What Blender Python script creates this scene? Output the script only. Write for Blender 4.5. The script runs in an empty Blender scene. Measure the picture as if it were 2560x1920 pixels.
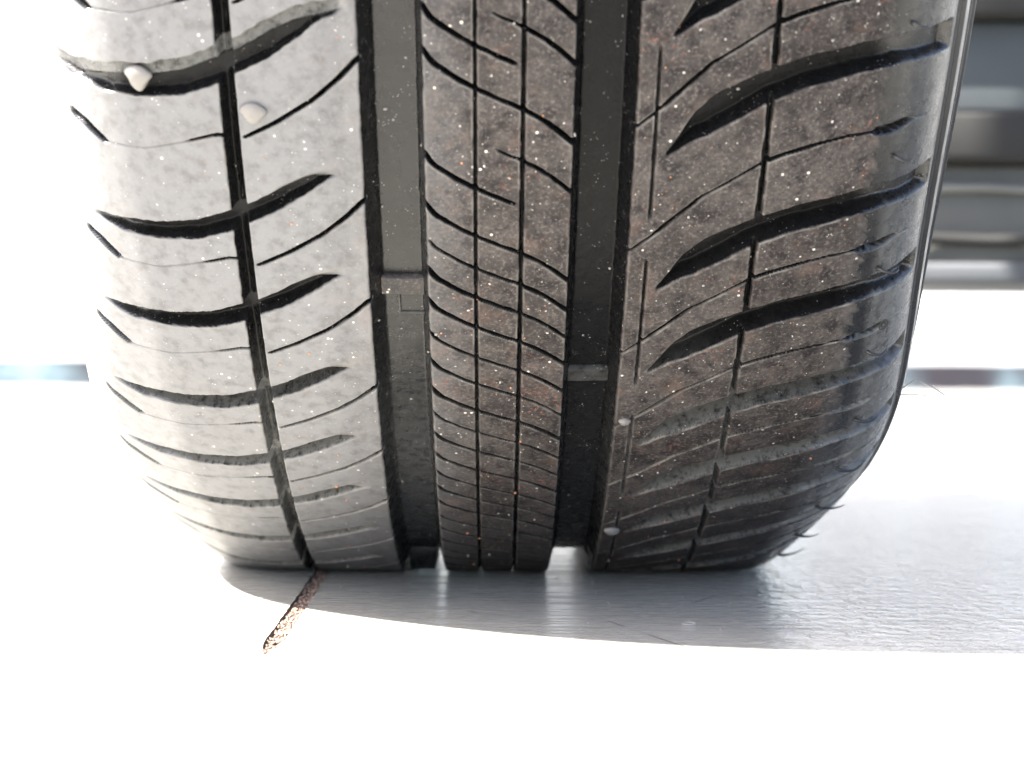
import bpy, bmesh, math, random
import numpy as np
from mathutils import Vector, Matrix

# ------------------------------------------------------------------ scene, camera, sky, sun
S = bpy.context.scene
COL = S.collection
F = 4452.0 / 2560.0
YAW = math.atan(36 / 4452.0)
CAM = Vector((0.0, -0.6545, 0.06275))
cam = bpy.data.cameras.new('camera')
cam.sensor_width = 36.0
cam.lens = 36.0 * F
cam.clip_start = 0.01
cam.clip_end = 3000.0
cam.dof.use_dof = True
cam.dof.focus_distance = 0.46
cam.dof.aperture_fstop = 17.0
camo = bpy.data.objects.new('camera', cam)
COL.objects.link(camo)
camo.matrix_world = (Matrix.Translation(CAM) @ Matrix.Rotation(-YAW, 4, 'Z') @
                     Matrix.Rotation(math.radians(90), 4, 'X') @ Matrix.Rotation(math.radians(0.3), 4, 'Z'))
S.camera = camo

SUN_EL = math.radians(50); SUN_A = math.radians(20)
L = Vector((-math.cos(SUN_A) * math.cos(SUN_EL), -math.sin(SUN_A) * math.cos(SUN_EL), math.sin(SUN_EL)))
W = bpy.data.worlds.new('World'); S.world = W
W.use_nodes = True
wn = W.node_tree
sky = wn.nodes.new('ShaderNodeTexSky')
sky.sky_type = 'NISHITA'; sky.sun_disc = False
sky.sun_elevation = SUN_EL
sky.sun_rotation = math.atan2(L.x, L.y)
sky.air_density = 0.7; sky.dust_density = 3.0; sky.ozone_density = 0.0
bg = wn.nodes['Background']
wn.links.new(sky.outputs[0], bg.inputs[0])
bg.inputs[1].default_value = 0.09
sun = bpy.data.lights.new('sun', 'SUN')
sun.energy = 4.8; sun.angle = math.radians(0.8); sun.color = (1.0, 0.965, 0.91)
suno = bpy.data.objects.new('sun', sun)
suno.rotation_euler = L.to_track_quat('Z', 'Y').to_euler()
suno.location = L * 5
COL.objects.link(suno)
S.view_settings.view_transform = 'Standard'
S.view_settings.look = 'None'
S.view_settings.gamma = 1
S.view_settings.exposure = 2.85

# ------------------------------------------------------------------ node helper
class NT:
    def __init__(s, name):
        s.m = bpy.data.materials.new(name); s.m.use_nodes = True
        s.t = s.m.node_tree; s.b = s.t.nodes['Principled BSDF']
        s.co = s.t.nodes.new('ShaderNodeTexCoord').outputs['Object']
    def n(s, ty, **kw):
        x = s.t.nodes.new(ty)
        for k, v in kw.items():
            if isinstance(k, str) and hasattr(x, k): setattr(x, k, v)
        return x
    def l(s, a, b): s.t.links.new(a, b)
    def map(s, scale=(1, 1, 1), rot=(0, 0, 0)):
        m = s.n('ShaderNodeMapping'); m.inputs['Scale'].default_value = scale
        m.inputs['Rotation'].default_value = rot
        s.l(s.co, m.inputs[0]); return m.outputs[0]
    def noise(s, scale, detail=4, rough=.55, vec=None, out='Fac', dist=0):
        x = s.n('ShaderNodeTexNoise'); x.inputs['Scale'].default_value = scale
        x.inputs['Detail'].default_value = detail; x.inputs['Roughness'].default_value = rough
        x.inputs['Distortion'].default_value = dist
        s.l(vec or s.co, x.inputs['Vector']); return x.outputs[out]
    def vor(s, scale, vec=None, out='Distance', rnd=1.0):
        x = s.n('ShaderNodeTexVoronoi'); x.inputs['Scale'].default_value = scale
        x.inputs['Randomness'].default_value = rnd
        s.l(vec or s.co, x.inputs['Vector']); return x.outputs[out]
    def ramp(s, f, a, b, va=0.0, vb=1.0):
        x = s.n('ShaderNodeMapRange'); x.interpolation_type = 'SMOOTHSTEP'
        x.inputs['From Min'].default_value = a; x.inputs['From Max'].default_value = b
        x.inputs['To Min'].default_value = va; x.inputs['To Max'].default_value = vb
        s.l(f, x.inputs[0]); return x.outputs[0]
    def math(s, op, a, b=0.0, clamp=False):
        x = s.n('ShaderNodeMath'); x.operation = op; x.use_clamp = clamp
        for i, v in enumerate((a, b)):
            if isinstance(v, (int, float)): x.inputs[i].default_value = v
            else: s.l(v, x.inputs[i])
        return x.outputs[0]
    def mix(s, f, a, b):
        x = s.n('ShaderNodeMix'); x.data_type = 'RGBA'
        if isinstance(f, (int, float)): x.inputs[0].default_value = f
        else: s.l(f, x.inputs[0])
        for i, v in ((6, a), (7, b)):
            if isinstance(v, tuple): x.inputs[i].default_value = (*v, 1)
            else: s.l(v, x.inputs[i])
        return x.outputs[2]
    def attr(s, name):
        x = s.n('ShaderNodeAttribute'); x.attribute_name = name; return x.outputs['Fac']
    def bump(s, h, dist, strength=1.0, prev=None):
        x = s.n('ShaderNodeBump'); x.inputs['Distance'].default_value = dist
        x.inputs['Strength'].default_value = strength
        s.l(h, x.inputs['Height'])
        if prev: s.l(prev, x.inputs['Normal'])
        return x.outputs[0]
    def out(s, col=None, rough=None, nrm=None, **kw):
        for k, v in (('Base Color', col), ('Roughness', rough), ('Normal', nrm)):
            if v is None: continue
            if isinstance(v, tuple): s.b.inputs[k].default_value = (*v, 1)
            elif isinstance(v, (int, float)): s.b.inputs[k].default_value = v
            else: s.l(v, s.b.inputs[k])
        for k, v in kw.items(): s.b.inputs[k.replace('_', ' ')].default_value = v
        return s.m

def simple(name, col, rough=.5, bump=0, scale=50, var=.25, **kw):
    t = NT(name)
    f = t.noise(scale, 5)
    c = t.mix(f, tuple(v * (1 - var) for v in col), tuple(v * (1 + var) for v in col))
    return t.out(c, rough, t.bump(t.noise(scale * 4, 5), bump) if bump else None, **kw)

# rubber: worn dusty contact face where the 'dust' attribute is 1, clean dressed rubber where it is 0
def rubber_material():
    t = NT('worn_rubber')
    dust = t.attr('dust'); edge = t.attr('edge'); grime_lit = t.attr('grime_lit')
    fine = t.noise(1100, 5, .7); mid = t.noise(220, 5, .6); big = t.noise(38, 4, .55)
    c = t.mix(t.ramp(big, .38, .64), (.032, .028, .027), (.053, .047, .045))
    c = t.mix(t.ramp(mid, .46, .70, 0, .7), c, (.078, .068, .063))
    c = t.mix(t.ramp(mid, .36, .48, .8, 0), c, (.016, .014, .015))
    c = t.mix(t.ramp(fine, .50, .68, 0, .75), c, (.13, .115, .108))
    c = t.mix(t.ramp(fine, .33, .46, .8, 0), c, (.022, .020, .020))
    c = t.mix(t.ramp(t.noise(100, 4, .6), .56, .70, 0, .35), c, (.12, .078, .062))
    c = t.mix(t.math('MULTIPLY', t.attr('pale'), t.ramp(t.noise(300, 4), .2, .6, .45, .8)), c, (.205, .207, .214))  # paler tone standing for the glare on the left ribs
    # rust coloured road dust, in patches
    rp = t.math('MULTIPLY', t.ramp(t.noise(60, 3), .56, .70), t.ramp(t.noise(900, 3), .55, .66))
    c = t.mix(t.math('MULTIPLY', t.math('MULTIPLY', rp, .38), t.math('SUBTRACT', 1.0, t.attr('pale'))), c, (.36, .13, .08))
    # pale mineral specks
    v = t.vor(420)
    sp = t.math('MULTIPLY', t.ramp(v, .10, .20, 1, 0), t.ramp(t.noise(300, 2), .58, .62))
    c = t.mix(sp, c, (.55, .52, .48))
    v2 = t.vor(900)
    sp2 = t.math('MULTIPLY', t.ramp(v2, .12, .24, 1, 0), t.ramp(t.noise(500, 2), .60, .64))
    c = t.mix(t.math('MULTIPLY', sp2, .8), c, (.42, .39, .36))
    c = t.mix(t.math('MULTIPLY', edge, t.ramp(t.noise(140, 4, .65), .42, .62, .12, .85)), c, (.25, .235, .215))
    clean = t.mix(t.math('MULTIPLY', grime_lit, t.ramp(t.noise(420, 6, .7), .25, .58)), (.0045, .0045, .005), (.105, .106, .104))
    vs = t.vor(1100)
    cs = t.math('MULTIPLY', t.ramp(vs, .08, .2, 1, 0), t.ramp(t.noise(250, 2), .55, .6))
    clean = t.mix(t.math('MULTIPLY', cs, .7), clean, (.35, .34, .32))
    df = t.math('MULTIPLY', dust, t.ramp(t.math('ADD', mid, dust), .75, 1.15), True)
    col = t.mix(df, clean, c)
    rough = t.math('ADD', t.math('MULTIPLY', df, .30), t.ramp(mid, .3, .7, .20, .34))
    h = t.math('ADD', t.math('MULTIPLY', fine, .5), t.math('MULTIPLY', mid, 1.0))
    b = t.bump(h, .00022, .8)
    b = t.bump(t.noise(90, 4, .5), .0006, .5, b)
    xyz = t.n('ShaderNodeSeparateXYZ'); t.l(t.co, xyz.inputs[0])
    wet = t.ramp(t.math('ABSOLUTE', xyz.outputs[0]), .084, .090, .10, .75)
    wet = t.math('ADD', wet, t.math('MULTIPLY', t.ramp(xyz.outputs[0], -.036, -.034), t.ramp(xyz.outputs[0], -.018, -.016, .28, 0)))
    t.l(wet, t.b.inputs['Specular IOR Level'])
    return t.out(col, rough, b)
M_RUB = rubber_material()

def sidewall_material():
    t = NT('dressed_sidewall_rubber')
    n = t.noise(700, 4, .6); m = t.noise(120, 4)
    knurl = t.attr('knurl')
    v = t.n('ShaderNodeTexChecker'); 
    uv = t.n('ShaderNodeUVMap'); uv.uv_map = 'surface'
    mp = t.n('ShaderNodeMapping'); mp.inputs['Scale'].default_value = (1, 1, 1); mp.inputs['Rotation'].default_value = (0, 0, math.radians(45))
    t.l(uv.outputs[0], mp.inputs[0]); t.l(mp.outputs[0], v.inputs['Vector']); v.inputs['Scale'].default_value = 1250
    k = t.math('MULTIPLY', v.outputs['Fac'], knurl)
    b = t.bump(t.math('ADD', n, t.math('MULTIPLY', k, 1.5)), .0002, .8)
    return t.out(t.mix(m, (.016, .016, .017), (.036, .036, .036)), t.ramp(m, .3, .7, .26, .42), b)
M_SIDE = sidewall_material()
def sunlit_side():  # blown sunlight on the left sidewall painted as a pale colour
    t = NT('sunlit_sidewall_rubber')
    n = t.noise(500, 5, .65)
    return t.out(t.mix(n, (.30, .295, .29), (.38, .375, .37)), .6, t.bump(n, .0002, .8))
M_SIDEL = sunlit_side()


# ------------------------------------------------------------------ object helpers
def tag(o, label=None, cat=None, group=None, kind=None):
    if label: o['label'] = label
    if cat: o['category'] = cat
    if group: o['group'] = group
    if kind: o['kind'] = kind
    return o
def empty(name, loc=(0, 0, 0)):
    o = bpy.data.objects.new(name, None); o.empty_display_size = .02
    COL.objects.link(o); o.location = loc; return o
def link(name, me, mat, parent=None, smooth=True):
    if mat and not me.materials: me.materials.append(mat)
    if smooth: me.polygons.foreach_set('use_smooth', np.ones(len(me.polygons), bool))
    o = bpy.data.objects.new(name, me); COL.objects.link(o)
    if parent: o.parent = parent
    return o
def mesh_np(name, V, Q, attrs=None, uv=None):
    me = bpy.data.meshes.new(name)
    me.vertices.add(len(V)); me.vertices.foreach_set('co', np.ascontiguousarray(V, np.float32).ravel())
    nq = len(Q)
    me.loops.add(nq * 4); me.loops.foreach_set('vertex_index', np.ascontiguousarray(Q, np.int32).ravel())
    me.polygons.add(nq); me.polygons.foreach_set('loop_start', np.arange(0, nq * 4, 4, dtype=np.int32))
    me.update(calc_edges=True)
    for k, a in (attrs or {}).items():
        at = me.attributes.new(k, 'FLOAT', 'POINT'); at.data.foreach_set('value', np.ascontiguousarray(a, np.float32))
    if uv is not None:
        ul = me.uv_layers.new(name='surface'); ul.data.foreach_set('uv', np.ascontiguousarray(uv[np.asarray(Q).ravel()], np.float32).ravel())
    return me

# ------------------------------------------------------------------ tyre base surface
R = .316; T0 = .201; RC = R * math.cos(T0)          # radius, half angle of the flattened contact patch, hub height
PP = np.array([[0, 0], [.03, .0004], [.06, .0018], [.075, .0036], [.086, .0066], [.095, .0112], [.1025, .0185],
               [.109, .029], [.1135, .040], [.1155, .052], [.115, .066], [.111, .08], [.104, .094], [.096, .104]])
def catmull(P, t):
    i = np.clip(t.astype(int), 0, len(P) - 2); q = (t - i)[:, None]
    Q = np.vstack([[-P[1, 0], P[1, 1]], P, 2 * P[-1] - P[-2]])
    a, b, c, d = Q[i], Q[i + 1], Q[i + 2], Q[i + 3]
    return .5 * ((2 * b) + (c - a) * q + (2 * a - 5 * b + 4 * c - d) * q * q + (3 * b - a - 3 * c + d) * q ** 3)
CC = catmull(PP, np.linspace(0, len(PP) - 1, 3000))
AL = np.concatenate([[0], np.cumsum(np.hypot(*np.diff(CC, axis=0).T))])
UMAX = AL[-1]
def base(u, s):
    x = np.sign(u) * np.interp(abs(u), AL, CC[:, 0]); dr = np.interp(abs(u), AL, CC[:, 1])
    th = s / R; r = R - dr
    z = RC - r * np.cos(th)
    x = x + np.sign(x) * .0075 * np.exp(-((z - .045) / .04) ** 2) * np.clip((abs(u) - .07) / .03, 0, 1) * np.clip((UMAX - abs(u)) / .03, 0, 1)
    z = z - np.minimum(dr, .0065) * .8 * np.exp(-(np.maximum(z, 0) / .010) ** 2)
    k = .0009
    z = k * np.logaddexp(0, z / k) + .0002
    return np.stack([x, -r * np.sin(th), z], -1)
def normal(u, s, e=2e-4):
    du = base(u + e, s) - base(u - e, s); ds = base(u, s + e) - base(u, s - e)
    n = np.cross(ds, du); n /= np.linalg.norm(n, axis=-1, keepdims=True) + 1e-12
    return n                                          # inward
def place(u, s, depth):
    return base(u, s) + normal(u, s) * depth[..., None]

# pitch nodes (arc length in mm of successive tread pitches, from the photograph), continued round the tyre
ND = [-18, 14, 46, 77.5, 109.5, 142, 171, 201.5, 234.5, 264, 303.5, 333, 364, 397]
while ND[-1] < 1985 - 18 - 45: ND.append(ND[-1] + [31, 33, 30, 36][len(ND) % 4])
PITCH = np.diff(ND + [1985 - 18 + 0.0])

def vnoise(u, s, a):                                   # cheap smooth noise, mm coordinates
    return (np.sin(u * 1.7 * a + 1.3 * np.sin(s * .9 * a)) + np.sin(s * 2.3 * a + 2.1 * np.sin(u * 1.1 * a + .7)) + np.sin((u + s) * 3.7 * a + 1.9)) / 3
def curve(pts):
    p = np.array(pts, float); return p[:, 0], p[:, 1]
RG = [(31, -25), (40, -16), (44, -11), (49, -6.8), (55, -3.3), (61, -.2), (70, 3), (82, 5.2), (92, 6.2), (104, 5.8), (112, 5)]
RGU = [(38, .2), (40, 1.2), (44, 3.6), (49, 4.4), (55, 3.9), (61, 3.5), (70, 3.3), (82, 3.2), (92, 2.8), (104, 2.9)]
RGL = [(39, .1), (42, 1.4), (48, 4.2), (55, 4.1), (61, 3.4), (70, 3.1), (82, 2.9), (92, 2.9), (104, 3.4)]
RS_ = [(31, -25), (36.5, -20), (42.5, -14), (47.5, -9), (53, -5.5), (61, 0), (66, 2), (74, 4.3), (80, 5.4), (86, 5.6), (91, 5.2), (97, 6.2), (103, 5.2)]
LGC = [(-106, -2), (-98, -3), (-90, -3.4), (-80, -2.7), (-71, -1), (-63, 2.3), (-58, 4.8), (-51.5, 8.6), (-45, 12.6), (-37, 16.5), (-31, 19.5)]
LGW = [(-99, 0), (-96, .8), (-90, 1.8), (-80, 2.2), (-71, 2.5), (-63, 2.6), (-58, 2.2), (-51.5, 2.5), (-45, 1.9), (-38, .25), (-36.5, 0)]
LCH = [(-57, 7.0), (-55.5, 7.8), (-51, 12.3), (-43, 17), (-38.5, 20), (-33, 24.5), (-31, 26)]
LIS = [(-57.5, 0), (-50, 4.2), (-41.5, 10), (-35.5, 15.5), (-31, 20.5)]
LSS = [(-103, 1.5), (-98, 0), (-92, -3.6), (-81.5, -3.2), (-73, -.6), (-64.5, 2.2)]
CA = [(-17.5, 9.8), (-15, 6), (-10.5, 2.7), (-6, 0), (-1, -2.5), (4.5, -5), (8.5, -7.2), (12, -9.6), (17.5, -14.5)]
def ev(tab, u): a, b = curve(tab); return np.interp(u, a, b)
def cv(tab, u):                                        # smoothed curve lookup
    a, b = curve(tab); return (np.interp(u - .8, a, b) + np.interp(u, a, b) * 2 + np.interp(u + .8, a, b)) / 4

def tread_depth(u, s, nodes, pitches, full=True):
    """u, s in mm (2-D arrays). returns depth (mm), lateral-groove mask, edge lift"""
    D = np.zeros_like(u)
    au = abs(u)
    def cut(d): np.maximum(D, d, out=D)
    ur = u + .10 * vnoise(u, s, .3) + .03 * vnoise(u, s, 1.3)       # hand-moulded irregularity
    # two wide circumferential grooves, drafted walls
    cl = lambda a: np.clip(a, 0, 1)
    for sg in (-1, 1):
        x = sg * ur
        cut(7.6 * np.minimum(cl((x - 16.8) / 1.9), cl((31.3 - x) / 2.8)))
    # narrow circumferential groove of the left shoulder with a rib on its floor
    g = 4.6 * np.minimum(cl((ur + 62.6) / .6), cl((-58.9 - ur) / .6))
    g -= 1.7 * cl(1 - abs(ur + 60.5) / .45) * (g > 3)
    cut(g)
    wn_ = 1 + .30 * vnoise(u, s, .2) + .14 * vnoise(u, s, .7)
    def thin(dist, w, d): cut(d * cl((w * .5 * wn_ - abs(dist)) / .22 + .5))
    for x0, w, d in ((-5.3, .50, 2.6), (5.5, .55, 2.8), (-1.0, .12, .25)): thin(u - x0 - .0012 * (s - 200) * 0, w, d)
    # narrow circumferential sipes of the right shoulder
    thin((u - 61.3) * .9, 1.0, 3.0)
    seg = cl((np.sin(s * .11 + 1) + .86) * 4)
    cut(seg * 2.2 * cl((.28 * wn_ - abs(u - 35.6)) / .22 + .5))
    U1 = u[0]
    cols = lambda tab: np.broadcast_to(cv(tab, U1), u.shape)
    rg, rgu, rgl = cols(RG), cols(RGU), cols(RGL); rs = cols(RS_)
    lg, lgw, lch, lis, lss, ca = cols(LGC), cols(LGW), cols(LCH), cols(LIS), cols(LSS), cols(CA)
    slope = lambda tab: np.broadcast_to(1 / np.sqrt(1 + np.gradient(cv(tab, U1), U1) ** 2), u.shape)
    srs, slis, slss, sca = slope(RS_), slope(LIS), slope(LSS), slope(CA)
    for k, (n0, p) in enumerate(zip(nodes, pitches)):
        r0 = np.searchsorted(s[:, 0], n0 - 40); r1 = np.searchsorted(s[:, 0], n0 + p + 40)
        if r1 <= r0: continue
        w = slice(r0, r1); uu = u[w]; ss = s[w]; nn = wn_[w]
        out = D[w]
        rng = random.Random(k * 7 + 3)
        # right shoulder: long curved groove
        t = ss - n0 - rg[w] + .15 * vnoise(uu, ss, .3)
        wu = np.interp(uu, [40, 50, 64, 90, 104], [1.7, 1.9, 1.1, 1.3, 1.6])
        dep = np.interp(uu, [38, 44, 60, 78, 92, 104, 109, 110.2], [1.5, 5, 6, 5.6, 4.4, 3.2, 2.8, 0])
        d = dep * np.minimum(cl((rgu[w] + .9 - t) / wu), cl((t + rgl[w] + .7) / 1.15)) * (uu > 38.5)
        np.maximum(out, d, out=out)
        # right shoulder: sipe, with a pocket at its outer end
        t = (ss - n0 - p * .5 - rs[w]) * srs[w]
        hw = np.interp(uu, [31, 36, 38, 46, 49, 60, 61.5, 72, 76, 86.5, 87.5, 90, 95, 98, 99, 103, 104],
                       [.22, .22, .42, .42, .20, .20, .50, .42, .22, .22, 1.0, 1.15, 1.25, .5, .16, .14, 0]) * (1 + .3 * (nn - 1))
        dd = np.interp(uu, [31, 61, 86, 88, 97, 99], [2.6, 2.6, 2.4, 3.6, 3.4, .6])
        d = dd * cl((hw - abs(t)) / .24 + .45) * (uu > 31) * (uu < 103.5)
        np.maximum(out, d, out=out)
        # left shoulder groove running through the narrow groove to a pointed tip
        t = ss - n0 - lg[w] + .18 * vnoise(uu, ss, .4)
        dep = np.interp(uu, [-98, -92, -70, -50, -40, -36.5], [.8, 3.0, 4.6, 4.6, 3.2, 1.5])
        d = dep * cl((lgw[w] + .3 * cl((-41 - uu) / 5) - abs(t)) / .7 + .15 * cl((-40 - uu) / 3)) * (uu > -98.5) * (uu < -36.3)
        np.maximum(out, d, out=out)
        if abs(n0 - 303.5) < .1:                         # worn glossy ledge above this one groove
            q = t - lgw[w]
            led = 1.55 * cl((3.6 + .3 * vnoise(uu, ss, .3) - q) / .4) * (q > -.5) * cl((-33 - uu) / 4) * cl((uu + 109) / 6)
            np.maximum(out, led, out=out)
        # chamfer above its inner half
        top = ss - n0 - lch[w]; low = t - lgw[w]
        f = cl(-top / (lch[w] - lg[w] - lgw[w] + .6))
        d = np.where((top < 0) & (low > -.6) & (uu > -57) & (uu < -32), 2.0 * f * cl((uu + 57.5) / 1.5) * cl((-35.5 - uu) / 9), 0)
        np.maximum(out, d, out=out)
        # left inner sipe, left shoulder sipe with pocket
        t = (ss - n0 - p * .70 + 2 - lis[w]) * slis[w]
        hw = np.interp(uu, [-58, -56, -50, -31], [.15, .32, .38, .5]) * (1 + .3 * (nn - 1))
        d = 3.0 * cl((hw - abs(t)) / .24 + .45) * (uu > -58) * (uu < -31)
        np.maximum(out, d, out=out)
        t = (ss - n0 - 2 - p * .55 - lss[w]) * slss[w]
        hw = np.interp(uu, [-103.5, -102, -97, -92.5, -91.5, -72, -70, -64], [.3, 1.0, 1.1, .7, .10, .10, .22, .3]) * (1 + .3 * (nn - 1))
        dd = np.interp(uu, [-102, -92.5, -91, -72, -70], [3, 3, .7, .8, 2.0])
        d = dd * cl((hw - abs(t)) / .24 + .45) * (uu > -103) * (uu < -62)
        np.maximum(out, d, out=out)
        # centre rib: three curved sipes to a pitch
        for off, hwt in ((0, [(-17, .50), (0, .42), (17, .50)]),
                         (.345, [(-17, .45), (3, .40), (4.2, .10), (6, .08), (15, .08), (15.3, 0)]),
                         (.665, [(-15.6, 0), (-15.3, .08), (-6, .10), (4, .16), (5.5, .36), (17, .40)])):
            t = (ss - n0 - p * off - ca[w] + .12 * vnoise(uu, ss, .7)) * sca[w]
            j = rng.uniform(.8, 1.2)
            hw = np.maximum(ev(hwt, uu), .24 * cl((268 - ss) / 14) * (off > 0)) * j * .95 * np.interp(ss, [120, 240], [.72, 1]) * (1 + .35 * (nn - 1))
            d = np.where(hw > .12, 2.8, .45) * cl((hw - abs(t)) / .24 + .4) * (abs(uu) < 17.4)
            np.maximum(out, d, out=out)
    return D

def box_blur(a, n, ax):
    c = np.cumsum(np.pad(a, [(n, n) if i == ax else (0, 0) for i in (0, 1)], mode='edge'), axis=ax)
    sl = [slice(None)] * 2; s2 = [slice(None)] * 2
    sl[ax] = slice(2 * n, None); s2[ax] = slice(0, -2 * n)
    return (c[tuple(sl)] - c[tuple(s2)]) / (2 * n)

tyre = empty('car_wheel', (0, 0, 0))
tag(tyre, 'black car wheel with a worn dusty tyre standing on the pale polished floor', 'wheel')

def nodes_in(a, b):
    K = [i for i in range(len(ND) - 1) if a - 60 < ND[i] < b + 60]
    return K, [ND[i] for i in K], [PITCH[i] for i in K]

def build_section(s0, s1, ds, us, split):
    u = us; s = np.arange(s0, s1 + ds * .5, ds)
    Ug, Sg = np.meshgrid(u, s)
    K, nodes, pit = nodes_in(s0, s1)
    D = tread_depth(Ug, Sg, nodes, pit)
    fine = split
    if split:
        D = .5 * D + .25 * (np.roll(D, 1, 1) + np.roll(D, -1, 1))
    Db = box_blur(box_blur(D, 1, 0), 1, 1) if split else D
    if fine:
        near = box_blur(np.minimum(D, 3.0), 2, 0); near = box_blur(near, 2, 1)
        edge = np.clip(near / .9, 0, 1) * (D < .6) * (abs(Ug) < 87)
        lift = .06 * np.clip(near / .5, 0, 1) * (D < .1) * (abs(Ug) < 87)
    else:
        edge = np.zeros_like(D); lift = edge
    pale = np.clip((-4 - Ug + 3 * vnoise(Ug, Sg, .12)) / 40, 0, 1)  # left glare painted in: tread tone paler towards the left
    limit = 87.8 + 1.3 * vnoise(Ug, Sg, .3) + .8 * vnoise(Ug, Sg, 1.1)
    # the dust sits on the running band only; the right shoulder above it is dressed
    dust = np.clip((1.3 - Db) / 1.0, 0, 1) * np.clip((limit - abs(Ug)) / 3.2 + .5, 0, 1)
    dust_sun_l = np.clip((1.3 - Db) / 1.0, 0, 1)
    dust = np.where(Ug < 0, dust_sun_l, dust)  # left shoulder stays pale too, sunlight painted into its colour
    knurl = np.clip(1 - abs(abs(Ug) - 124.5) / 3.2, 0, 1) > 0
    # ring step and ridges where tread shoulder meets the side
    aU = abs(Ug)
    side = np.zeros_like(D)
    side += .55 * np.clip((aU - 112.2) / .25, 0, 1) * np.clip((113.4 - aU) / .25, 0, 1)
    side -= .9 * np.clip((aU - 115.5) / .3, 0, 1) * np.clip((119.8 - aU) / .3, 0, 1)
    side += .5 * np.clip((aU - 121) / .2, 0, 1) * np.clip((128 - aU) / .2, 0, 1)
    side -= .8 * np.clip((aU - 129) / .4, 0, 1) * np.clip((133 - aU) / .4, 0, 1)
    Dt = D - lift + side
    V = place(Ug / 1e3, Sg / 1e3, Dt / 1e3)
    grime_lit = np.clip((220 - Sg) / 60, 0, 1) * .8 + np.clip(1 - abs(Sg - 170) / 110, 0, 1) * .3
    grime_lit = np.where(D > 6.2, grime_lit * np.where(Ug > 15, .1, .5), .04 + 1.1 * np.clip((228 - Sg) / 50, 0, 1)) * (D > .3) * np.where((abs(Ug) < 33) & (D < 6.2), .15, 1.0)  # groove grime, with the paleness of lit lower walls put into the colour
    film_sheen = np.clip((Ug - 91) / 3, 0, 1) * np.clip((300 - Sg) / 60, .35, 1) * .9  # dusty film on the right shoulder, its reflections painted in as grey
    grime_lit = np.maximum(grime_lit, film_sheen * (D < 1.2))
    tl = Sg - 303.5 - cv(LGC, Ug[0])[None, :] - cv(LGW, Ug[0])[None, :]
    grime_lit = np.where((tl > .2) & (tl < 4.2) & (Ug < -33) & (Ug > -109), .95, grime_lit)  # gloss of the ledge put in as a grey tone
    ns, nu = Ug.shape
    idx = np.arange(ns * nu).reshape(ns, nu)
    Q = np.stack([idx[:-1, :-1], idx[1:, :-1], idx[1:, 1:], idx[:-1, 1:]], -1).reshape(-1, 4)
    uc = ((Ug[:-1, :-1] + Ug[1:, 1:]) / 2).ravel(); sc = ((Sg[:-1, :-1] + Sg[1:, 1:]) / 2).ravel()
    Vf = V.reshape(-1, 3); A = dict(dust=dust.ravel(), edge=edge.ravel(), grime_lit=grime_lit.ravel(), knurl=knurl.ravel().astype(float), pale=pale.ravel())
    UV = np.stack([Ug.ravel() / 1e3, Sg.ravel() / 1e3], -1)
    zone = np.zeros(len(uc), int)
    zone[(abs(uc) <= 18.7)] = 1
    zone[(abs(uc) > 18.7) & (abs(uc) < 28.5) & (uc < 0)] = 2
    zone[(abs(uc) > 18.7) & (abs(uc) < 28.5) & (uc > 0)] = 3
    zone[(uc <= -28.5) & (uc > -60.5)] = 4
    zone[(uc <= -60.5) & (uc > -110.5)] = 5
    zone[(uc >= 28.5) & (uc < 110.5)] = 6
    zone[uc <= -110.5] = 7
    zone[uc >= 110.5] = 8
    def emit(name, m, mat):
        q = Q[m]
        if not len(q): return None
        used = np.zeros(len(Vf), bool); used[q] = True
        remap = np.cumsum(used) - 1
        me = mesh_np(name, Vf[used], remap[q], {k: a[used] for k, a in A.items()}, UV[used])
        return link(name, me, mat, tyre)
    if not split:
        for nm, m, mat in (('tread_rear', zone < 7, M_RUB), ('sidewall', zone == 7, M_SIDEL), ('sidewall', zone == 8, M_SIDE)):
            emit(nm, m, mat)
        return
    nd = np.array(ND)
    for z, tab, nm in ((1, CA, 'centre_block'), (4, LGC, 'inner_block'), (5, LGC, 'shoulder_block'), (6, RG, 'shoulder_block')):
        ph = np.searchsorted(nd, sc - cv(tab, uc))
        for k in np.unique(ph[zone == z]):
            emit(nm, (zone == z) & (ph == k), M_RUB)
    emit('groove_floor', zone == 2, M_RUB); emit('groove_floor', zone == 3, M_RUB)
    emit('sidewall', zone == 7, M_SIDEL); emit('sidewall', zone == 8, M_SIDE)

um = UMAX * 1e3
out_u = np.concatenate([np.arange(112, 134, .42), np.arange(134, um, 3.0), [um]])
fine_u = np.concatenate([-out_u[::-1], np.arange(-111.8, 111.9, .28), out_u])
build_section(24, 352, .27, fine_u, True)
coarse_u = np.concatenate([-np.array([um, 160, 150, 141, 134, 129, 124, 119, 116, 113])[::1], np.arange(-111, 111.1, 1.1), np.array([113, 116, 119, 124, 129, 134, 141, 150, 160, um])])
build_section(352, 1985.5 + 24, 3.0, coarse_u, False)

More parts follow.
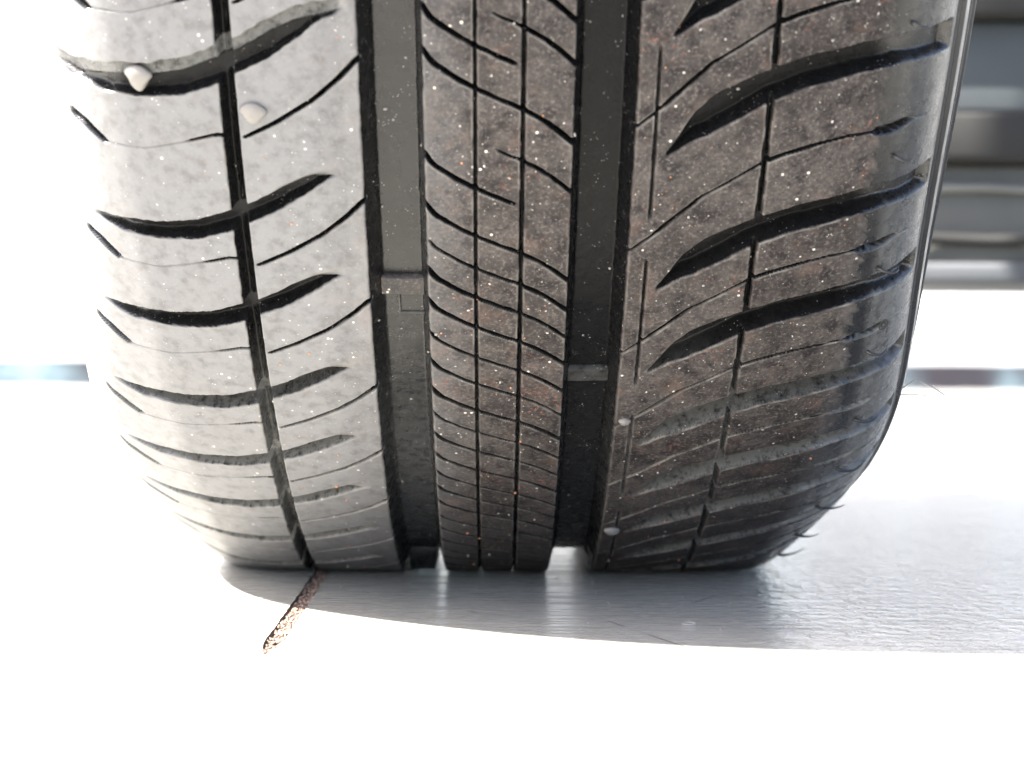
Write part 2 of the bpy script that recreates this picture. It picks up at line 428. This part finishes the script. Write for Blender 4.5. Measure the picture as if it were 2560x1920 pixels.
# ---- wear bars standing on the groove floors
def patch(name, u0, u1, s0, s1, d0, d1, nu=8, nsn=6, dust=.0, bev=.35):
    """a raised bar between depths d1 (foot) and d0 (top)"""
    us = np.concatenate([[u0, u0 + bev], np.linspace(u0 + bev + .1, u1 - bev - .1, nu), [u1 - bev, u1]])
    sv = np.concatenate([[s0, s0 + bev], np.linspace(s0 + bev + .1, s1 - bev - .1, nsn), [s1 - bev, s1]])
    Ug, Sg = np.meshgrid(us, sv)
    D = np.full(Ug.shape, float(d0)); D[0] = D[-1] = d1; D[:, 0] = D[:, -1] = d1
    V = place(Ug / 1e3, Sg / 1e3, D / 1e3)
    n, m = Ug.shape; idx = np.arange(n * m).reshape(n, m)
    Q = np.stack([idx[:-1, :-1], idx[1:, :-1], idx[1:, 1:], idx[:-1, 1:]], -1).reshape(-1, 4)
    z = np.full(n * m, dust)
    me = mesh_np(name, V.reshape(-1, 3), Q, dict(dust=z, edge=z * 0, grime_lit=z * 0 + .4, knurl=z * 0, pale=z * 0), np.stack([Ug.ravel(), Sg.ravel()], -1) / 1e3)
    return link(name, me, M_RUB, tyre)
patch('wear_bar', -29.3, -18.0, 239.2, 245.2, 5.9, 7.7, dust=.95)
patch('wear_bar', 18.0, 29.3, 206, 211.2, 5.9, 7.7, dust=.0)
patch('groove_light_plug', -29.3, -20.2, 12, 60, .4, 7.6, dust=.0)  # added plug, stops light showing through the left groove
patch('groove_rib', -25.2, -24.4, 231.8, 238.8, 6.6, 7.7, nu=2, dust=.1, bev=.15)
patch('groove_rib', -24.4, -18, 231.2, 232.0, 7.2, 7.7, nu=4, nsn=2, dust=.1, bev=.15)

# ---- curly moulding hairs on the right shoulder
M_HAIR = simple('hair_rubber', (.02, .02, .02), .3, scale=300)
def tube(name, pts, rad, mat, parent, seg=7):
    P = [Vector(p) for p in pts]; n = len(P)
    V = []; Qs = []
    up = Vector((0, 0, 1))
    for i, p in enumerate(P):
        t = (P[min(i + 1, n - 1)] - P[max(i - 1, 0)]).normalized()
        a = t.cross(up)
        if a.length < .1: a = t.cross(Vector((1, 0, 0)))
        a.normalize(); b = t.cross(a)
        r = rad[i] if isinstance(rad, (list, tuple)) else rad
        for j in range(seg):
            w = 2 * math.pi * j / seg
            V.append(p + a * (r * math.cos(w)) + b * (r * math.sin(w)))
    for i in range(n - 1):
        for j in range(seg):
            k = (j + 1) % seg
            Qs.append((i * seg + j, i * seg + k, (i + 1) * seg + k, (i + 1) * seg + j))
    me = bpy.data.meshes.new(name)
    me.from_pydata([tuple(v) for v in V], [], Qs + [tuple(range(seg))[::-1], tuple((n - 1) * seg + j for j in range(seg))])
    return link(name, me, mat, parent)
def surf_pt(u, s, h=0.0):
    return Vector(place(np.array([[u / 1e3]]), np.array([[s / 1e3]]), np.array([[-h / 1e3]]))[0, 0])
rg_ = random.Random(5)
for i in range(len(ND) - 1):
    mid = (ND[i] + ND[i + 1]) / 2 - 2.5
    if not (55 < mid < 345): continue
    ln = rg_.uniform(4.5, 7.5); out_ = rg_.uniform(1.6, 3.0)
    if mid < 130: ln = rg_.uniform(5, 7); out_ = 3.2
    pts = []
    for q in range(7):
        f = q / 6
        if q == 0: pts.append(surf_pt(93, mid, -.4))
        else: pts.append(surf_pt(93 + ln * f, mid + rg_.uniform(-.15, .15) - 2.6 * f * (1 - .5 * f) * (1 if mid > 130 else -.2), .25 + out_ * math.sin(f * (2.6 if mid > 130 else 1.6))))
    tube('moulding_hair', pts, [.0006, .0005, .0004, .00032, .00026, .0002, .00012], M_HAIR, tyre)
# long fibre standing off the right side, and one near the floor
a = surf_pt(118, 168)
M_FIB = simple('pale_fibre', (.45, .44, .40), .3, scale=300)
pf = [a + Vector((.000, 0, 0)), a + Vector((.004, -.003, .0035)), a + Vector((.009, -.004, .001)), a + Vector((.0125, -.004, -.0012)), a + Vector((.0115, -.004, -.0022)), a + Vector((.006, -.003, -.001)), a + Vector((.000, 0, -.001))]
fib = tube('loose_fibre', pf, .00018, M_FIB, None)
tag(fib, 'thin pale looped fibre sticking out from the right side of the tyre', 'fibre')

# ---- moulded mark on right shoulder
def ring_mark(u, s, r, name='moulded_mark'):
    bm = bmesh.new()
    pts = []
    for q in range(13):
        w = 2 * math.pi * q / 12
        pts.append(surf_pt(u + r * math.cos(w), s + r * 1.3 * math.sin(w), .05))
    return tube(name, pts, .00016, M_SIDE, tyre, 5)
for kk in (223.5,): ring_mark(97.5, kk, 1.4); ring_mark(97.5, kk, .7)

# ---- wheel inside the tyre
M_RIM = simple('cast_aluminium', (.45, .45, .46), .35, .0002, 60, .1, Metallic=1.0)
def lathe(name, prof, seg, mat, parent, centre):
    V = []; Qs = []
    for j in range(seg):
        w = 2 * math.pi * j / seg
        for x, r in prof: V.append((x + centre[0], centre[1] + r * math.sin(w), centre[2] - r * math.cos(w)))
    n = len(prof)
    for j in range(seg):
        k = (j + 1) % seg
        for i in range(n - 1): Qs.append((j * n + i, j * n + i + 1, k * n + i + 1, k * n + i))
    me = bpy.data.meshes.new(name); me.from_pydata(V, [], Qs); return link(name, me, mat, parent)
lathe('rim', [(-.1, .222), (-.099, .212), (-.09, .205), (-.075, .19), (-.02, .185), (.05, .19), (.09, .205), (.099, .212), (.1, .222)], 64, M_RIM, tyre, (0, 0, RC))
lathe('wheel_disc', [(-.088, .206), (-.08, .15), (-.06, .07), (-.065, .03), (-.066, .0005)], 48, M_RIM, tyre, (0, 0, RC))

# ------------------------------------------------------------------ grit on the tyre, droplets
M_GRIT = simple('pale_grit', (.34, .32, .29), .6, scale=260, var=.9)
M_GRITO = simple('rusty_grit', (.50, .22, .10), .7, scale=900, var=.3)
def ico(bm, c, r, rr, sub=1):
    g = bmesh.ops.create_icosphere(bm, subdivisions=sub, radius=1)
    sx, sy, sz = (rr.uniform(.7, 1.3) for _ in range(3))
    rot = Matrix.Rotation(rr.uniform(0, 6.28), 3, Vector((rr.uniform(-1, 1), rr.uniform(-1, 1), rr.uniform(-1, 1) + .01)).normalized())
    for v in g['verts']:
        j = 1 + rr.uniform(-.18, .18)
        v.co = rot @ Vector((v.co.x * r * sx * j, v.co.y * r * sy * j, v.co.z * r * sz * j)) + c
def grit(name, n, mat, seed, zones, rmin, rmax):
    rr = random.Random(seed); bm = bmesh.new()
    pts = []
    for _ in range(n):
        u0, u1 = rr.choice(zones)
        pts.append((rr.uniform(u0, u1), rr.uniform(66, 335)))
    K, nodes, pit = nodes_in(40, 352)
    for u, s in pts:
        uu = np.array([[u - .3, u, u + .3]]); s2 = np.full((1, 3), s)
        d = float(tread_depth(uu, s2 * 1.0, nodes, pit)[0, 1]) if False else depth_at(u, s)
        r = rmin + (rmax - rmin) * rr.random() ** 3
        ico(bm, surf_pt(u, s, -d + r * .35), r / 1e3, rr, 1)
    me = bpy.data.meshes.new(name); bm.to_mesh(me); bm.free()
    o = link(name, me, mat, tyre, False); o['kind'] = 'stuff'; return o
# coarse lookup of tread depth
_lu = np.arange(-112, 112.1, .5); _ls = np.arange(30, 345, .5)
_LU, _LS = np.meshgrid(_lu, _ls)
_LK = nodes_in(30, 345)
_LD = tread_depth(_LU, _LS, _LK[1], _LK[2])
def depth_at(u, s):
    i = int(np.clip(round((s - 30) / .5), 0, len(_ls) - 1)); j = int(np.clip(round((u + 112) / .5), 0, len(_lu) - 1))
    return float(_LD[i, j])
grit('pale_grit', 230, M_GRIT, 3, [(-95, 100), (-60, -33), (-16, 16), (33, 90), (17, 31), (-31, -17)], .07, .45)
grit('rusty_grit', 130, M_GRITO, 8, [(-16, 16), (33, 90), (-60, -33)], .10, .40)

M_DROP = simple('grey_droplet', (.17, .16, .15), .42, .0001, 500, .12)  # translucent droplets, drawn as opaque grey lumps
def blob(name, u, s, r, label, stretch=(1.2, 1, .8), tail=0):
    bm = bmesh.new(); bmesh.ops.create_icosphere(bm, subdivisions=3, radius=1)
    c = surf_pt(u, s, r * .15 - min(depth_at(u, s), 1.0)); n = (surf_pt(u, s, 1) - surf_pt(u, s, 0)).normalized()
    down = (surf_pt(u, s - 1) - surf_pt(u, s)).normalized(); rt = n.cross(down)
    for v in bm.verts:
        x, y, z = v.co
        y2 = y * stretch[1] + (tail * max(0, y) ** 2); x2 = x * stretch[0] * (1 - .35 * max(0, y)) * (1 + .12 * math.sin(4 * y + x * 3))
        v.co = c + (rt * x2 + down * y2 + n * z * stretch[2]) * (r / 1e3)
    me = bpy.data.meshes.new(name); bm.to_mesh(me); bm.free()
    o = link(name, me, M_DROP)
    return tag(o, label, 'clay lump')
blob('droplet', -81.5, 303.0, 2.6, 'pale drop shaped lump hanging over the edge of the topmost left shoulder groove', (1.25, 1.0, .55), .5)
blob('droplet', -55.2, 296.0, 2.7, 'pale rounded lump beside the narrow left groove above a thin slit', (1.1, 1.0, .45))
blob('droplet', 34.2, 127.0, 1.9, 'small pale lump low on the right tread edge beside the right wide groove')
blob('droplet', 33.6, 196.0, 1.3, 'tiny pale lump halfway up the right tread edge beside the wide groove')

# ------------------------------------------------------------------ floor
def floor_material():
    t = NT('polished_floor')
    st = t.map((9, 60, 1))
    streak = t.noise(6, 6, .65, vec=t.map((5, 55, 1)))
    fine = t.noise(60, 5, .6, vec=t.map((4, 30, 1)))
    cloud = t.noise(9, 4)
    c = t.mix(t.ramp(cloud, .3, .7), (.42, .408, .365), (.48, .465, .42))
    c = t.mix(t.ramp(streak, .47, .68, 0, .75), c, (.23, .225, .20))
    # brownish rubbed patch in front of the tyre
    g = t.n('ShaderNodeVectorMath'); g.operation = 'DISTANCE'
    mp = t.n('ShaderNodeMapping'); mp.inputs['Location'].default_value = (.012 * 16, .225 * 34, 0); mp.inputs['Scale'].default_value = (16, 34, 1)
    t.l(t.co, mp.inputs[0]); t.l(mp.outputs[0], g.inputs[0]); g.inputs[1].default_value = (0, 0, 0)
    patch_ = t.ramp(g.outputs['Value'], .15, 1.0, 1, 0)
    sc = t.ramp(t.noise(40, 5, .7, vec=t.map((3, 16, 1), (0, 0, -.25))), .52, .66)
    c = t.mix(t.math('MULTIPLY', t.math('MULTIPLY', patch_, sc), .65), c, (.22, .13, .08))
    # hairline scratches and cracks
    w = t.n('ShaderNodeTexVoronoi'); w.feature = 'DISTANCE_TO_EDGE'; w.inputs['Scale'].default_value = 14
    t.l(t.map((1, 1.6, 1)), w.inputs['Vector'])
    cr = t.math('MULTIPLY', t.ramp(w.outputs['Distance'], .002, .008, 1, 0), t.ramp(t.noise(20, 3), .55, .62))
    c = t.mix(t.math('MULTIPLY', cr, .9), c, (.12, .11, .10))
    v = t.vor(260, vec=t.map((1, 1, 1)))
    sp = t.math('MULTIPLY', t.ramp(v, .07, .14, 1, 0), t.ramp(t.noise(120, 2), .6, .64))
    c = t.mix(sp, c, (.75, .74, .70))
    b = t.bump(fine, .0007, .6)
    rip = t.noise(34, 4, .62, vec=t.map((6, 4.5, 1)))
    right = t.n('ShaderNodeSeparateXYZ'); t.l(t.co, right.inputs[0])
    amt = t.ramp(right.outputs[0], .055, .12)
    b = t.bump(t.math('MULTIPLY', t.ramp(rip, .35, .7), amt), .0046, 1.0, b)
    t.l(b, t.b.inputs['Coat Normal'])
    t.l(t.math('MULTIPLY', t.ramp(streak, .35, .7, 1.0, .5), t.math('ADD', t.math('MULTIPLY', amt, .75), .22)), t.b.inputs['Coat Weight'])
    return t.out(c, t.ramp(streak, .35, .7, .10, .34), b, Specular_IOR_Level=.5, Coat_Roughness=.06, Coat_IOR=1.45)
M_FLOOR = floor_material()
gx0a, gx1a = -.0605, -.0573     # slot at the far end (under the tyre)
gx0b, gx1b = -.0548, -.0520     # slot at the near end
ya, yb = -.030, -.243
bm = bmesh.new()
rr = random.Random(2)
N = 44
Lw = []; Rw = []
for i in range(N + 1):
    f = i / N; y = ya + (yb - ya) * f
    j = lambda: rr.uniform(-.00022, .00022)
    sh = 1 - max(0, (f - .9) / .1) ** 2 * .9
    cx = ((gx0a + gx1a) * (1 - f) + (gx0b + gx1b) * f) / 2; hw = .0024 * sh
    Lw.append((cx - hw + j(), y)); Rw.append((cx + hw + j(), y))
X0, X1, Y0, Y1 = -200, 200, -3, 420
def v(x, y, z=0): return bm.verts.new((x, y, z))
LV = [v(*p) for p in Lw]; RV = [v(*p) for p in Rw]
o_l = [v(X0, p[1]) for p in Lw]; o_r = [v(X1, p[1]) for p in Rw]
for i in range(N):
    bm.faces.new((o_l[i], o_l[i + 1], LV[i + 1], LV[i])); bm.faces.new((RV[i], RV[i + 1], o_r[i + 1], o_r[i]))
tl, tr = v(X0, Y1), v(X1, Y1); bl, br = v(X0, Y0), v(X1, Y0)
bm.faces.new((tl, o_l[0], LV[0], RV[0], o_r[0], tr)); bm.faces.new((o_l[N], bl, br, o_r[N], RV[N], LV[N]))
bmesh.ops.recalc_face_normals(bm, faces=bm.faces)
me = bpy.data.meshes.new('floor'); bm.to_mesh(me); bm.free()
if me.polygons[0].normal.z < 0: me.flip_normals()
floor = link('floor', me, M_FLOOR, None, False); tag(floor, kind='structure')
# recessed joint: walls and bed
bm = bmesh.new(); dz = -.0016
a = [bm.verts.new((x, y, 0)) for x, y in Lw]; b = [bm.verts.new((x + .0003, y, dz + rr.uniform(0, .0008))) for x, y in Lw]
c = [bm.verts.new((x - .0003, y, dz + rr.uniform(0, .0008))) for x, y in Rw]; d = [bm.verts.new((x, y, 0)) for x, y in Rw]
for i in range(N):
    for p, q in ((a, b), (b, c), (c, d)): bm.faces.new((p[i], p[i + 1], q[i + 1], q[i]))
me = bpy.data.meshes.new('floor_joint'); bm.to_mesh(me); bm.free()
M_JOINT = simple('dirty_joint', (.11, .08, .065), .8, .0005, 700, .5)
link('floor_joint', me, M_JOINT, floor, False)
bm = bmesh.new()
for _ in range(650):
    f = rr.random(); i = min(int(f * N), N - 1); y = ya + (yb - ya) * f
    x = rr.uniform(Lw[i][0] + .0003, Rw[i][0] - .0003); r = rr.uniform(.0002, .00065)
    ico(bm, Vector((x, y, dz * rr.uniform(.3, .85))), r, rr, 1)
me = bpy.data.meshes.new('joint_grit'); bm.to_mesh(me); bm.free()
o = link('joint_grit', me, simple('brown_grit', (.24, .165, .125), .8, scale=500, var=.6), floor, False); o['kind'] = 'stuff'
# loose grit on the floor in front of the tyre
bm = bmesh.new()
for _ in range(60):
    x = rr.uniform(-.09, .10); y = -.07 - .2 * rr.random() ** 1.7; r = rr.uniform(.0001, .00030)
    ico(bm, Vector((x, y, r * .5)), r, rr, 1)
me = bpy.data.meshes.new('floor_grit'); bm.to_mesh(me); bm.free()
o = link('floor_grit', me, M_GRIT, floor, False); o['kind'] = 'stuff'

# ------------------------------------------------------------------ things behind
# car underside, right behind the tyre, out of focus
und = empty('car_underside', (.3, .7, .12))
tag(und, 'blurred grey underside of the car hanging behind the right of the tyre', 'car')
def rbox(name, x0, x1, y0, y1, z0, z1, bev, mat, parent, seg=3):
    bm = bmesh.new(); bmesh.ops.create_cube(bm, size=1)
    for v_ in bm.verts: v_.co = Vector(((x0 + x1) / 2 + v_.co.x * (x1 - x0), (y0 + y1) / 2 + v_.co.y * (y1 - y0), (z0 + z1) / 2 + v_.co.z * (z1 - z0)))
    bmesh.ops.bevel(bm, geom=bm.edges[:], offset=bev, segments=seg, affect='EDGES', profile=.5)
    me = bpy.data.meshes.new(name); bm.to_mesh(me); bm.free()
    o = link(name, me, mat, None)
    if parent: o.parent = parent; o.matrix_parent_inverse = Matrix.Translation(parent.location).inverted()
    return o
M_UG = simple('pale_plastic', (.105, .105, .094), .55, scale=20)
M_UB = simple('blue_grey_steel', (.07, .08, .084), .7, scale=14)
M_UD = simple('dark_rubbery_plastic', (.022, .021, .019), .75, scale=20)
# at 1.25 m from the camera 1 source pixel is 0.281 mm
def zz(ydisp, d=1.25): return .06275 + (960 - ydisp * 1.157) / 4452 * d
rbox('splash_shield', .17, .62, .60, .72, zz(608), zz(560), .004, simple('grey_lip', (.085, .09, .095), .7, scale=20), und)
rbox('undertray', .17, .62, .62, .74, zz(562), zz(339), .004, M_UG, und)
rbox('lower_arm', .17, .62, .603, .75, zz(338), zz(231), .004, M_UD, und)
rbox('subframe', .17, .62, .615, .74, zz(230), zz(26), .004, M_UB, und)
rbox('engine_shield', .17, .62, .60, .75, zz(24), zz(-900), .004, M_UD, und)
tube('brake_pipe', [(.20 + .03 * i, .612 - .004 * math.sin(i), zz(505) + .0015 * math.sin(i * .9)) for i in range(14)], .0045, M_UD, und).matrix_parent_inverse = Matrix.Translation(und.location).inverted()
tube('cable', [(.20 + .03 * i, .615, zz(395) + .001 * math.sin(i * 1.7)) for i in range(14)], .003, simple('pale_cable', (.19, .19, .17), .5, scale=30), und).matrix_parent_inverse = Matrix.Translation(und.location).inverted()

# wheel arch liner and the front overhang above the frame
def arch():
    V = []; Q = []; n = 40
    for j in range(n + 1):
        w = math.radians(0 + 160 * j / n)                 # from low at the back, over the top, to the front
        for x, rad in ((-.10, .375), (-.095, .37), (.20, .37), (.205, .385)):
            V.append((x, math.cos(w) * rad * 1.0 + .0, RC + math.sin(w) * rad))
    for j in range(n):
        for i in range(3): Q.append((j * 4 + i, j * 4 + i + 1, j * 4 + i + 5, j * 4 + i + 4))
    me = bpy.data.meshes.new('wheel_arch_liner'); me.from_pydata(V, [], Q); return me
o = link('wheel_arch_liner', arch(), M_UD, None); o.parent = und; o.matrix_parent_inverse = Matrix.Translation(und.location).inverted()
M_PAINT = simple('car_paint', (.25, .26, .27), .25, scale=3, var=.05)
rbox('front_wing', -.11, .22, -.42, .45, .70, .90, .04, M_PAINT, und, 4)

# far dark verge at eye level, seen as a strip on both sides of the tyre
def far_strip():
    t = NT('far_verge')
    n = t.noise(.75, 2, .4, vec=t.map((1, 1, 1)))
    c = t.mix(t.ramp(n, .42, .66), (.014, .012, .018), (.14, .20, .23))
    return t.out(c, .9)
bm = bmesh.new()
rr = random.Random(4)
xs = np.linspace(-40, 40, 121)
for i, x in enumerate(xs):
    h_ = .425 + rr.uniform(-.006, .006)
    for (y, z) in ((28, -.5), (28, h_ - .02), (28.03, h_), (28.6, h_), (28.6, -.5)): bm.verts.new((x, y, z))
bm.verts.ensure_lookup_table()
for i in range(120):
    for j in range(4): bm.faces.new((bm.verts[i * 5 + j], bm.verts[i * 5 + j + 1], bm.verts[i * 5 + 5 + j + 1], bm.verts[i * 5 + 5 + j]))
me = bpy.data.meshes.new('boundary_wall'); bm.to_mesh(me); bm.free()
o = link('boundary_wall', me, far_strip(), None, False)
tag(o, 'low dark blurred wall crossing the bright background on both sides of the tyre', 'wall')

# added white wall: brightens the floor reflections and blows out the background
M_WALL = simple('white_bounce', (.80, .80, .80), .85, .01, 2, .03)
wl = empty('white_bounce_wall', (0, 30, 0)); tag(wl, 'added plain white bounce wall filling the background behind the tyre', 'wall')
rbox('bounce_face', -45, 45, 30, 30.4, -.3, 9, .03, M_WALL, wl)
rbox('bounce_top', -45.1, 45.1, 29.9, 30.5, 9.003, 9.2, .03, M_WALL, wl)
# dried water ring on the floor
rp_ = [Vector((.0505 + .0018 * math.cos(k * math.pi / 10), -.187 + .0026 * math.sin(k * math.pi / 10), .0001)) for k in range(21)]
link_ = tube('dried_ring', rp_, .00014, M_GRIT, floor, 5)
S.cycles.use_denoising = True
S.cycles.max_bounces = 10
S.cycles.diffuse_bounces = 6
S.cycles.glossy_bounces = 6
